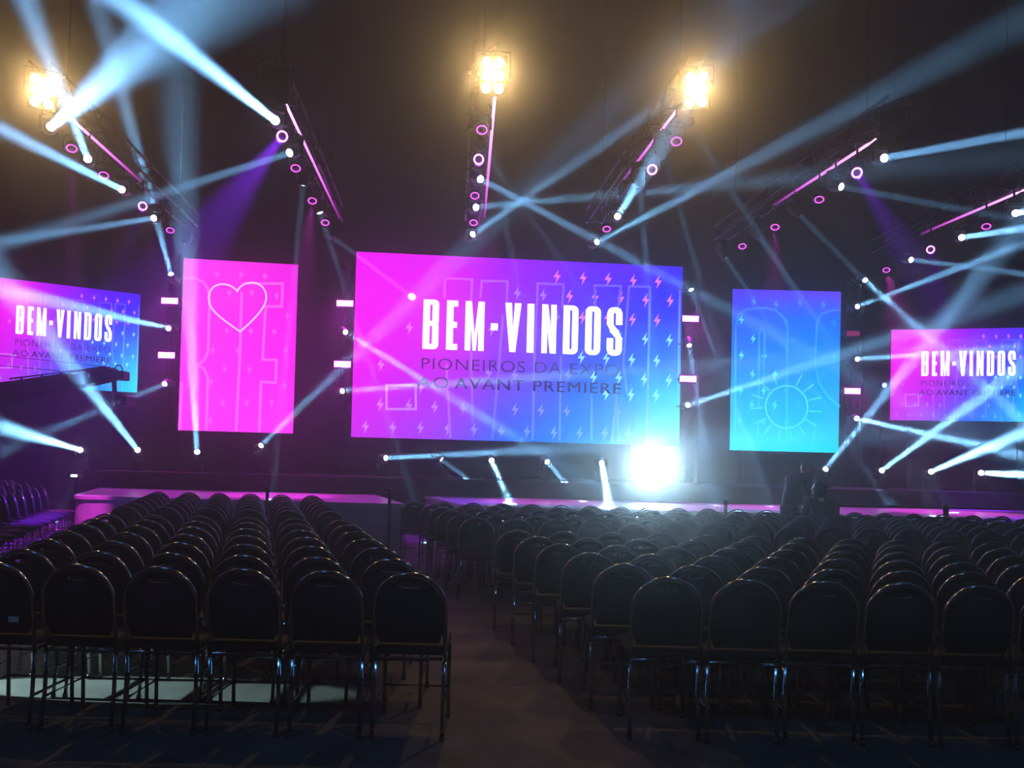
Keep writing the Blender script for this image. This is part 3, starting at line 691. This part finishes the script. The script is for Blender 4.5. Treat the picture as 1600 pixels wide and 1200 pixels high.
b = BM(); add_box(b, (-.07, .03, -.07), (.07, .12, .07), .01); add_box(b, (-.03, .10, -bl.location.z + RZ), (.03, .16, .05)); mesh_obj('housing', b, MT['black_metal'], bl)
# small lamp on a stand beside the thrust platform
p = at(118, 744, 14.9)
t = thing('lamp_stand', (p.x, p.y, 0), 'small lamp on a thin tripod stand left of the magenta platform corner', 'stage lamp')
b = BM(); add_tube(b, [(0, 0, .25), (0, 0, p.z - .06)], .014, 8); mesh_obj('pole', b, MT['truss_metal'], t, True)
for k in range(3):
    a = k * 2.094 + .4; b = BM(); add_tube(b, [(.22 * math.cos(a), .22 * math.sin(a), .012), (0, 0, .35)], .011, 6); mesh_obj('leg', b, MT['black_metal'], t, True)
b = BM(); add_box(b, (-.09, -.05, -.07), (.09, .09, .02), .01); o = mesh_obj('housing', b, MT['black_metal'], t); o.location.z = p.z
b = BM(); add_box(b, (-.055, -.06, -.01), (.055, -.045, .03), .004); o = mesh_obj('lens', b, MT['small_led'], t); o.location.z = p.z

# ------------------------------------------------------------------ camera crane at left
JY = 15.5
tip = at(178, 584, JY); tail = at(-60, 628, JY)
piv = tip + (tail - tip).normalized() * 6.6
t = thing('camera_crane', (piv.x, piv.y, 0), 'black camera crane with a long boom before the small left screen', 'camera crane')
O = Vector((piv.x, piv.y, 0)); ax = (tip - piv).normalized(); upn = Vector((-ax.z, 0, ax.x))
b = BM()
def boom_pt(s, off): return piv + ax * s - O + upn * off
Lb = (tip - piv).length
for y_ in (-.12, .12):
    for s0, s1, h0, h1 in ((-1.6, Lb * .45, .30, .26), (Lb * .45, Lb, .26, .10)):
        for sg in (1, -1): add_tube(b, [boom_pt(s0, sg * h0) + Vector((0, y_, 0)), boom_pt(s1, sg * h1) + Vector((0, y_ * .8, 0))], .03, 6)
vs_ = []
for s, h in ((-1.6, .28), (Lb * .45, .24), (Lb + .05, .085)):
    vs_.append([b.verts.new(boom_pt(s, sg * h) + Vector((0, y_, 0))) for sg, y_ in ((1, -.1), (1, .1), (-1, .1), (-1, -.1))])
for A, B in zip(vs_, vs_[1:]):
    for k in range(4): b.faces.new((A[k], A[(k + 1) % 4], B[(k + 1) % 4], B[k]))
b.faces.new(vs_[0]); b.faces.new(vs_[-1][::-1])
mesh_obj('boom', b, MT['black_metal'], t)
def jp(px, py): return at(px, py, JY - .1) - O
b = BM(); add_tube(b, [jp(15, 592), jp(165, 573)], .018, 6)
for x_, ya, yb in ((33, 590, 596), (65, 586, 594), (95, 582, 590), (138, 577, 586), (165, 573, 580)): add_tube(b, [jp(x_, ya), jp(x_ + 2, yb + 3)], .02, 6)
mesh_obj('guide_rod', b, MT['black_metal'], t, True)
b = BM(); add_tube(b, [jp(-60, 549), jp(165, 573)], .008, 5); add_tube(b, [jp(-60, 565), jp(95, 580)], .008, 5); add_tube(b, [jp(20, 616), jp(110, 605), jp(178, 596)], .010, 5); mesh_obj('bracing_cable', b, MT['black_metal'], t)
b = BM(); c0 = jp(188, 586); add_box(b, (c0.x - .11, -.13, c0.z - .09), (c0.x + .08, .13, c0.z + .08), .02)
add_tube(b, [jp(180, 580), jp(180, 574), jp(183, 571), jp(188, 571), jp(191, 575), jp(191, 582)], .012, 6); mesh_obj('end_bracket', b, MT['black_metal'], t)
b = BM(); add_tube(b, [jp(178, 588), jp(179, 612)], .045, 8); add_tube(b, [jp(179, 612), jp(190, 618)], .03, 8); mesh_obj('camera_mount', b, MT['black_metal'], t, True)
c0 = jp(191, 628); b = BM(); add_box(b, (c0.x - .09, -.20, c0.z - .08), (c0.x + .12, .20, c0.z + .12), .02); cm = mesh_obj('remote_camera', b, MT['black_metal'], t)
b = BM(); add_lathe(b, [(0, 0), (.05, 0), (.055, .10), (.045, .12), (0, .11)], 14, Matrix.Translation((c0.x, -.20, c0.z)) @ Matrix.Rotation(math.pi / 2, 4, 'X')); mesh_obj('camera_lens', b, MT['chair_metal'], cm, True)
b = BM(); add_tube(b, [(0, 0, .2), (0, 0, piv.z)], .09, 12); add_box(b, (-.2, -.22, piv.z - .18), (.2, .22, piv.z + .2), .03); mesh_obj('pedestal', b, MT['black_metal'], t)
for k in range(3):
    a = k * 2.094; b = BM(); add_tube(b, [(0, 0, .3), (.7 * math.cos(a), .7 * math.sin(a), .1)], .045, 8); add_lathe(b, [(0, -.04), (.1, -.04), (.1, .04), (0, .04)], 14, Matrix.Translation((.7 * math.cos(a), .7 * math.sin(a), .1)) @ Matrix.Rotation(math.pi / 2, 4, 'X')); mesh_obj('leg', b, MT['black_metal'], t, True)
c0 = boom_pt(-1.7, 0); b = BM(); add_box(b, (c0.x - .3, -.25, c0.z - .25), (c0.x + .15, .25, c0.z + .25), .03); mesh_obj('counterweight', b, MT['black_metal'], t)

# ------------------------------------------------------------------ chairs
CW = .40            # outer width of the arched back
def arch(rw, z0, ztop, lean, n=18):
    r = rw; zc = ztop - r * .98; pts = []
    y = lambda z: -.20 - lean * (z - .45)
    pts.append(Vector((-r, y(z0), z0))); pts.append(Vector((-r, y((z0 + zc) / 2), (z0 + zc) / 2)))
    for k in range(n + 1):
        th = math.pi * (1 - k / n); z = zc + r * .98 * math.sin(th); pts.append(Vector((r * math.cos(th), y(z), z)))
    pts.append(Vector((r, y((z0 + zc) / 2), (z0 + zc) / 2))); pts.append(Vector((r, y(z0), z0)))
    return pts
def backrest_bm():
    b = BM(); N = 40; zc, r, z0 = .885 - .182, .182, .52; sc = Vector((0, .835)); out, slot = [], []
    for k in range(N):
        a = 2 * math.pi * k / N; d = Vector((math.cos(a), math.sin(a))); lo, hi = 0, 2
        for _ in range(40):
            m = (lo + hi) / 2; p = sc + d * m
            ins = abs(p.x) <= r and p.y >= z0 and (p.y <= zc or (p.x ** 2 + (p.y - zc) ** 2) <= r * r)
            lo, hi = (m, hi) if ins else (lo, m)
        out.append(sc + d * lo); slot.append(sc + Vector((d.x * .062, d.y * .014)))
    y = lambda z: -.20 - .16 * (z - .45)
    def ringv(P, off, s=1.0): return [b.verts.new((p.x * s, y(p.y) + off, p.y)) for p in P]
    mid = [(sc + (o - sc) * .9 if 0 else Vector(((o.x) * .93, z0 + (o.y - z0) * .965 + .008))) for o in out]
    R = [ringv(slot, -.010), ringv(mid, -.022), ringv(out, -.006), ringv(out, .010), ringv(mid, .032), ringv(slot, .016)]
    for i in range(6):
        A, B = R[i], R[(i + 1) % 6]
        for k in range(N): b.faces.new((A[k], A[(k + 1) % N], B[(k + 1) % N], B[k]))
    return b
D_BACK = datamesh(backrest_bm(), MT['fabric'], True)
b = BM(); add_tube(b, arch(.192, .42, .90, .16), .0115, 8); D_BACKFRAME = datamesh(b, MT['chair_metal'], True)
b = BM(); add_box(b, (-.20, -.19, .445), (.20, .22, .505), .022); D_SEAT = datamesh(b, MT['seat_fabric'], True)
b = BM(); add_tube(b, [(-.185, -.19, .43), (.185, -.19, .43), (.185, .19, .43), (-.185, .19, .43)], .010, 6, closed=True)
D_SEATFRAME = datamesh(b, MT['chair_metal'], True)
b = BM(); add_tube(b, [(-.188, -.205, .18), (-.186, .195, .18), (.186, .195, .18), (.188, -.205, .18)], .008, 6); D_STRETCH = datamesh(b, MT['chair_metal'], True)
def leg_bm(sx, sy):
    b = BM(); add_tube(b, [(sx * .188, sy * .19, .44), (sx * .189, sy * .20, .2), (sx * .190, sy * .225 if sy < 0 else sy * .21, .012)], .0115, 8)
    add_lathe(b, [(0, 0), (.015, 0), (.016, .02), (.012, .03)], 8, Matrix.Translation((sx * .190, (sy * .225 if sy < 0 else sy * .21), 0))); return b
D_LEGS = [datamesh(leg_bm(sx, sy), MT['chair_metal'], True) for sx in (-1, 1) for sy in (-1, 1)]
def chair_full(loc, rz, label, group):
    t = thing('banquet_chair', loc, label, 'chair', group, rz)
    part('backrest', D_BACK, t); part('back_frame', D_BACKFRAME, t); part('seat', D_SEAT, t); part('seat_frame', D_SEATFRAME, t); part('stretcher', D_STRETCH, t)
    for m in D_LEGS: part('leg', m, t)
    return t
PROTO = None
def copy_thing(root, loc, rz, label):
    r = root.copy(); COL.objects.link(r); r.location = loc; r.rotation_euler = (0, 0, rz); r['label'] = label
    for ch in root.children:
        c = ch.copy(); COL.objects.link(c); c.parent = r
    return r
def place_chair(x, y, rz, label, group):
    global PROTO
    rz += random.uniform(-.012, .012); x += random.uniform(-.003, .003); y += random.uniform(-.012, .012)
    if PROTO is None: PROTO = chair_full((x, y, 0), rz, label, group); return PROTO
    c = copy_thing(PROTO, (x, y, 0), rz, label); c['group'] = group; return c
SH = -.313
LEFT_ROWS = [4.48 + .62 * k for k in range(7)] + [9.5 + .62 * k for k in range(7)]
near0 = None
for ri, d in enumerate(LEFT_ROWS):
    dd = d - 4.48
    for c in range(6):
        x = (647 - 129.2 * c - 800) / F_PX * 4.48 + SH * dd - .012 * dd * (2.5 - c) * -.4
        o = place_chair(x, d + .25, 0, f'black chair, {ORD[c + 1]} from the aisle, {ORD[ri + 1]} row from the back, platform block', 'chairs of the block before the thrust platform')
        if ri == 0 and c == 5: near0 = o
b = BM(); add_box(b, (-.028, -.002, -.016), (.028, 0, .016)); pl_ = mesh_obj('paper_label', b, MT['paper'], near0); pl_.location = (.10, -.2480, .60); pl_.rotation_euler = (math.radians(9), 0, 0); pl_['label'] = 'small white paper label on the back'
RIGHT_ROWS = [(4.57 + .58 * k) for k in range(6)] + [9.0 + .62 * k for k in range(6)]
front_row = []
for ri, d in enumerate(RIGHT_ROWS):
    dd = d - 4.57; c = 0
    while True:
        x = .88 + (-.28) * dd + .428 * (c - (1 if ri == 1 else 0) * 0)
        if ri == len(RIGHT_ROWS) - 1: x -= .17
        if x > 840 / F_PX * d + .1 or c > 23: break
        o = place_chair(x, d + .25, 0, f'black chair, {ORD[c + 1]} from the aisle, {ORD[ri + 1]} row from the back, stage block', 'chairs of the block before the stage')
        if ri == len(RIGHT_ROWS) - 1: front_row.append(o)
        c += 1
for ri, (x0, y0, x1, y1, n) in enumerate(((-5.95, 9.3, -7.75, 14.2, 10), (-7.2, 10.45, -8.95, 15.8, 11), (-8.35, 11.9, -10.25, 17.5, 11))):
    for k in range(n):
        f = k / (n - 1); ang = math.radians(-42)
        place_chair(x0 + (x1 - x0) * f, y0 + (y1 - y0) * f, ang, f'black chair facing the platform, {ORD[k + 1]} from the near end, {ORD[ri + 1]} row of the side block', 'chairs of the side block beside the platform')

# ------------------------------------------------------------------ low work light that rakes the carpet from the left
t = thing('work_light', (-6.1, 5.36, 0), 'work light on a short stand beyond the platform block of chairs', 'work light')
b = BM(); add_box(b, (-.09, -.12, .78), (.03, .12, 1.02), .012); mesh_obj('housing', b, MT['black_metal'], t)
b = BM(); add_tube(b, [(-.04, 0, .02), (-.04, 0, .80)], .015, 8); add_box(b, (-.2, -.2, 0), (.12, .2, .02), .005); mesh_obj('stand', b, MT['black_metal'], t)
b = BM(); add_box(b, (.028, -.10, .80), (.036, .10, 1.0), .002); mesh_obj('lamp_face', b, MT['small_led'], t)
light('work_beam', 'SPOT', t, (.06, 0, .90), Vector((3.45, -.01, -.90)), 3000, (.62, 1.0, .93), 9.4, .12, .015)

# ------------------------------------------------------------------ people
def skin_mesh(nodes, edges, root=0, sub=2):
    me = bpy.data.meshes.new('s'); me.from_pydata([Vector(n[:3]) for n in nodes], edges, [])
    o = bpy.data.objects.new('s', me); COL.objects.link(o)
    o.modifiers.new('skin', 'SKIN'); s = o.modifiers.new('sub', 'SUBSURF'); s.levels = sub; s.render_levels = sub
    for i, n in enumerate(nodes):
        r = n[3]; me.skin_vertices[0].data[i].radius = r if isinstance(r, tuple) else (r, r)
        me.skin_vertices[0].data[i].use_root = (i == root)
    bpy.context.view_layer.update()
    out = bpy.data.meshes.new_from_object(o.evaluated_get(bpy.context.evaluated_depsgraph_get()))
    bpy.data.objects.remove(o)
    for p in out.polygons: p.use_smooth = True
    return out
class Fig:
    def __init__(s): s.n, s.e = [], []
    def add(s, p, r, prev=None):
        s.n.append((*p, r)); i = len(s.n) - 1
        if prev is not None: s.e.append((prev, i))
        return i
    def chain(s, prev, pts):
        for p, r in pts: prev = s.add(p, r, prev)
        return prev
    def hand(s, wrist, wp, d, palm_n, sc=1.0):          # palm and five fingers, fingers curled a little towards palm_n
        d, pn = Vector(d).normalized(), Vector(palm_n).normalized(); sd = d.cross(pn).normalized(); wp = Vector(wp)
        c = s.add(wp + d * .045, .024, wrist); c2 = s.add(wp + d * .085, .020, c)
        for k, (o_, L) in enumerate(((-.030, .062), (-.010, .072), (.010, .068), (.029, .054))):
            a = wp + d * .092 + sd * o_
            i = s.add(a, .009, c2); m = a + (d * .8 + pn * .45) * L * .55; j = s.add(m, .0085, i); s.add(m + (d * .45 + pn * .85) * L * .5, .0075, j)
        a = wp + d * .03 - sd * .030; i = s.add(a, .011, c); m = a - sd * .022 + d * .025; j = s.add(m, .010, i); s.add(m + d * .028 + pn * .010, .0085, j)
def shape(name, me, m, parent):
    me.materials.clear(); me.materials.append(m); o = bpy.data.objects.new(name, me); COL.objects.link(o); o.parent = parent; return o
def head_mesh(face):                                      # a head looking along +y: skull, brow, nose, lips, chin, ears
    b = BM(); bmesh.ops.create_uvsphere(b, u_segments=28, v_segments=20, radius=1)
    for v in b.verts:
        x, y, z = v.co; w = .076 * (1 - .22 * max(0, -z) ** 1.5); yy = y * .098
        if z < -.2 and y < 0: yy *= 1 - .35 * min(1, (-z - .2) / .6)
        v.co = Vector((x * w, yy, z * .118))
        if y > 0:
            n_ = math.exp(-((x / .16) ** 2)) * math.exp(-(((z + .12) / .17) ** 2)); v.co.y += .024 * n_
            l_ = math.exp(-((x / .32) ** 2)) * math.exp(-(((z + .48) / .08) ** 2)); v.co.y += .007 * l_
            k_ = math.exp(-((x / .35) ** 2)) * math.exp(-(((z + .80) / .14) ** 2)); v.co.y += .012 * k_
            e_ = (math.exp(-(((abs(x) - .38) / .16) ** 2))) * math.exp(-(((z - .05) / .09) ** 2)); v.co.y -= .010 * e_
    for sx in (-1, 1):
        bmesh.ops.create_uvsphere(b, u_segments=10, v_segments=8, radius=1, matrix=Matrix.Translation((sx * .077, -.012, -.004)) @ Matrix.Diagonal((.010, .020, .032, 1)))
        bmesh.ops.create_uvsphere(b, u_segments=8, v_segments=6, radius=.011, matrix=Matrix.Translation((sx * .030, .083, .006)))
    return b
def person(origin, label, rz):
    return thing('person', origin, label, 'person', None, rz)
# the man in the cap: stands side-on, bent over towards the seated woman; figure faces local +y
man_x = (1236 - 800) / F_PX * 13.55
pm = person((man_x + .02, 13.5, 0), 'man in cap and dark shirt, standing bent forward beside the stage', math.radians(-62))
f = Fig()
hip = f.add((0, -.04, .90), (.155, .115)); ab = f.add((0, 0, 1.05), (.155, .115), hip); ch = f.add((0, .08, 1.22), (.175, .125), ab); sh = f.add((0, .16, 1.35), (.15, .10), ch)
nk = f.chain(sh, [((0, .205, 1.42), .055), ((0, .25, 1.47), .052)])
for s in (-1, 1):
    k = f.chain(hip, [((s * .095, -.04, .84), .098), ((s * .11, -.01, .48), .062), ((s * .115, -.05, .28), .055), ((s * .12, -.06, .09), .040), ((s * .125, .06, .05), .040), ((s * .13, .13, .04), .032)])
    k = f.chain(sh, [((s * .19, .15, 1.33), .062), ((s * .235, .17, 1.10), .045), ((s * .21, .30, .93 if s > 0 else .95), .034)])
    wp = Vector((s * .205, .335, .90 if s > 0 else .92)); k = f.add(wp, .026, k); f.hand(k, wp, (-.1 * s, .6, -.6), (-s, .2, 0))
body = shape('body', skin_mesh(f.n, f.e), MT['skin'], pm)
o = mesh_obj('head', head_mesh(True), MT['skin'], pm, True); o.location = (0, .30, 1.535); o.rotation_euler = (math.radians(-28), 0, 0); hd = o
b = BM(); bmesh.ops.create_uvsphere(b, u_segments=24, v_segments=14, radius=1)
for v in b.verts: v.co = Vector((v.co.x * .086, v.co.y * .108, .028 + v.co.z * .100 if v.co.z > 0 else .028 + v.co.z * .02))
o = mesh_obj('cap', b, MT['cap'], pm, True); o.location = hd.location; o.rotation_euler = hd.rotation_euler; cap_o = o
b = BM(); V = []
for k in range(13):
    a = math.radians(15 + 150 * k / 12); V.append((b.verts.new((.080 * math.cos(a), .10 * math.sin(a), .03)), b.verts.new((.082 * math.cos(a), .10 * math.sin(a) + .075 * math.sin(a) ** 2, .018))))
for A, B in zip(V, V[1:]): b.faces.new((A[0], B[0], B[1], A[1]))
r = bmesh.ops.solidify(b, geom=b.faces[:], thickness=.005); mesh_obj('cap_brim', b, MT['cap'], cap_o, True)
f = Fig()
hip = f.add((0, -.045, .82), (.185, .142)); ab = f.add((0, -.005, 1.05), (.184, .142), hip); ch = f.add((0, .075, 1.22), (.200, .150), ab); sh = f.add((0, .155, 1.35), (.195, .140), ch); f.add((0, .20, 1.43), .086, sh)
for s in (-1, 1): f.chain(sh, [((s * .19, .15, 1.34), .092), ((s * .232, .165, 1.12), .066), ((s * .232, .18, 1.08), .060)])
shape('shirt', skin_mesh(f.n, f.e), MT['shirt'], pm)
f = Fig(); hip = f.add((0, -.045, .88), (.168, .128)); f.add((0, -.02, 1.0), (.168, .126), hip)
for s in (-1, 1): f.chain(hip, [((s * .095, -.04, .82), .108), ((s * .11, -.01, .48), .074), ((s * .115, -.05, .28), .067), ((s * .12, -.06, .10), .058)])
shape('trousers', skin_mesh(f.n, f.e), MT['jeans'], pm)
for s in (-1, 1):
    f = Fig(); a = f.add((s * .12, -.09, .055), .050); f.chain(a, [((s * .125, .03, .05), .050), ((s * .13, .15, .042), .042)]); shape('shoe', skin_mesh(f.n, f.e), MT['shoe'], pm)
# the woman seated in the front row, curly dark hair
tx = (1284 - 800) / F_PX * (RIGHT_ROWS[-1] + .25)
seat = min(front_row, key=lambda o: abs(o.location.x - tx))
pw = person((seat.location.x, seat.location.y, 0), 'person with dark curly hair and dark top, seated in the front row', 0)
f = Fig()
hip = f.add((0, -.05, .60), (.16, .12)); ab = f.add((0, -.06, .76), (.14, .105), hip); ch = f.add((0, -.05, .92), (.155, .11), ab); sh = f.add((0, -.03, 1.03), (.13, .09), ch)
f.chain(sh, [((0, -.01, 1.10), .048), ((0, .01, 1.15), .046)])
for s in (-1, 1):
    f.chain(hip, [((s * .09, -.02, .59), .095), ((s * .10, .36, .57), .062), ((s * .10, .40, .30), .050), ((s * .10, .41, .09), .036), ((s * .105, .50, .05), .036), ((s * .11, .57, .04), .030)])
    k = f.chain(sh, [((s * .17, -.03, 1.01), .052), ((s * .215, .02, .80), .040), ((s * .14, .20, .69), .031)])
    wp = Vector((s * .12, .235, .68)); k = f.add(wp, .024, k); f.hand(k, wp, (-.2 * s, .8, -.15), (0, 0, -1))
shape('body', skin_mesh(f.n, f.e), MT['skin'], pw)
o = mesh_obj('head', head_mesh(True), MT['skin'], pw, True); o.location = (0, .035, 1.215); o.rotation_euler = (math.radians(-8), 0, math.radians(25))
b = BM(); bmesh.ops.create_icosphere(b, subdivisions=4, radius=1)
for v in b.verts:
    c = v.co.copy(); k = 1 + .09 * math.sin(9 * c.x + 3) * math.sin(11 * c.y + 1) + .08 * math.sin(13 * c.z + 2 * c.x)
    v.co = Vector((c.x * .115 * k, c.y * .110 * k - .035, c.z * .165 * k - .035))
    if v.co.y > .045: v.co.y = .045
o = mesh_obj('hair', b, MT['hair'], pw, True); o.location = (0, .035, 1.225); o.rotation_euler = (0, 0, math.radians(25))
f = Fig()
hip = f.add((0, -.05, .58), (.175, .135)); ab = f.add((0, -.06, .76), (.156, .120), hip); ch = f.add((0, -.05, .92), (.172, .126), ab); sh = f.add((0, -.03, 1.03), (.172, .125), ch); f.add((0, -.008, 1.12), .080, sh)
for s in (-1, 1): f.chain(sh, [((s * .17, -.03, 1.02), .078), ((s * .215, .02, .80), .056), ((s * .16, .155, .715), .045)])
shape('top', skin_mesh(f.n, f.e), MT['dark_top'], pw)
f = Fig(); hip = f.add((0, -.04, .60), (.165, .125))
for s in (-1, 1): f.chain(hip, [((s * .09, -.02, .59), .105), ((s * .10, .36, .57), .074), ((s * .10, .40, .30), .064), ((s * .10, .41, .10), .054)])
shape('trousers', skin_mesh(f.n, f.e), MT['jeans'], pw)
for s in (-1, 1):
    f = Fig(); a = f.add((s * .10, .38, .05), .045); f.chain(a, [((s * .105, .48, .045), .045), ((s * .11, .58, .038), .038)]); shape('shoe', skin_mesh(f.n, f.e), MT['shoe'], pw)
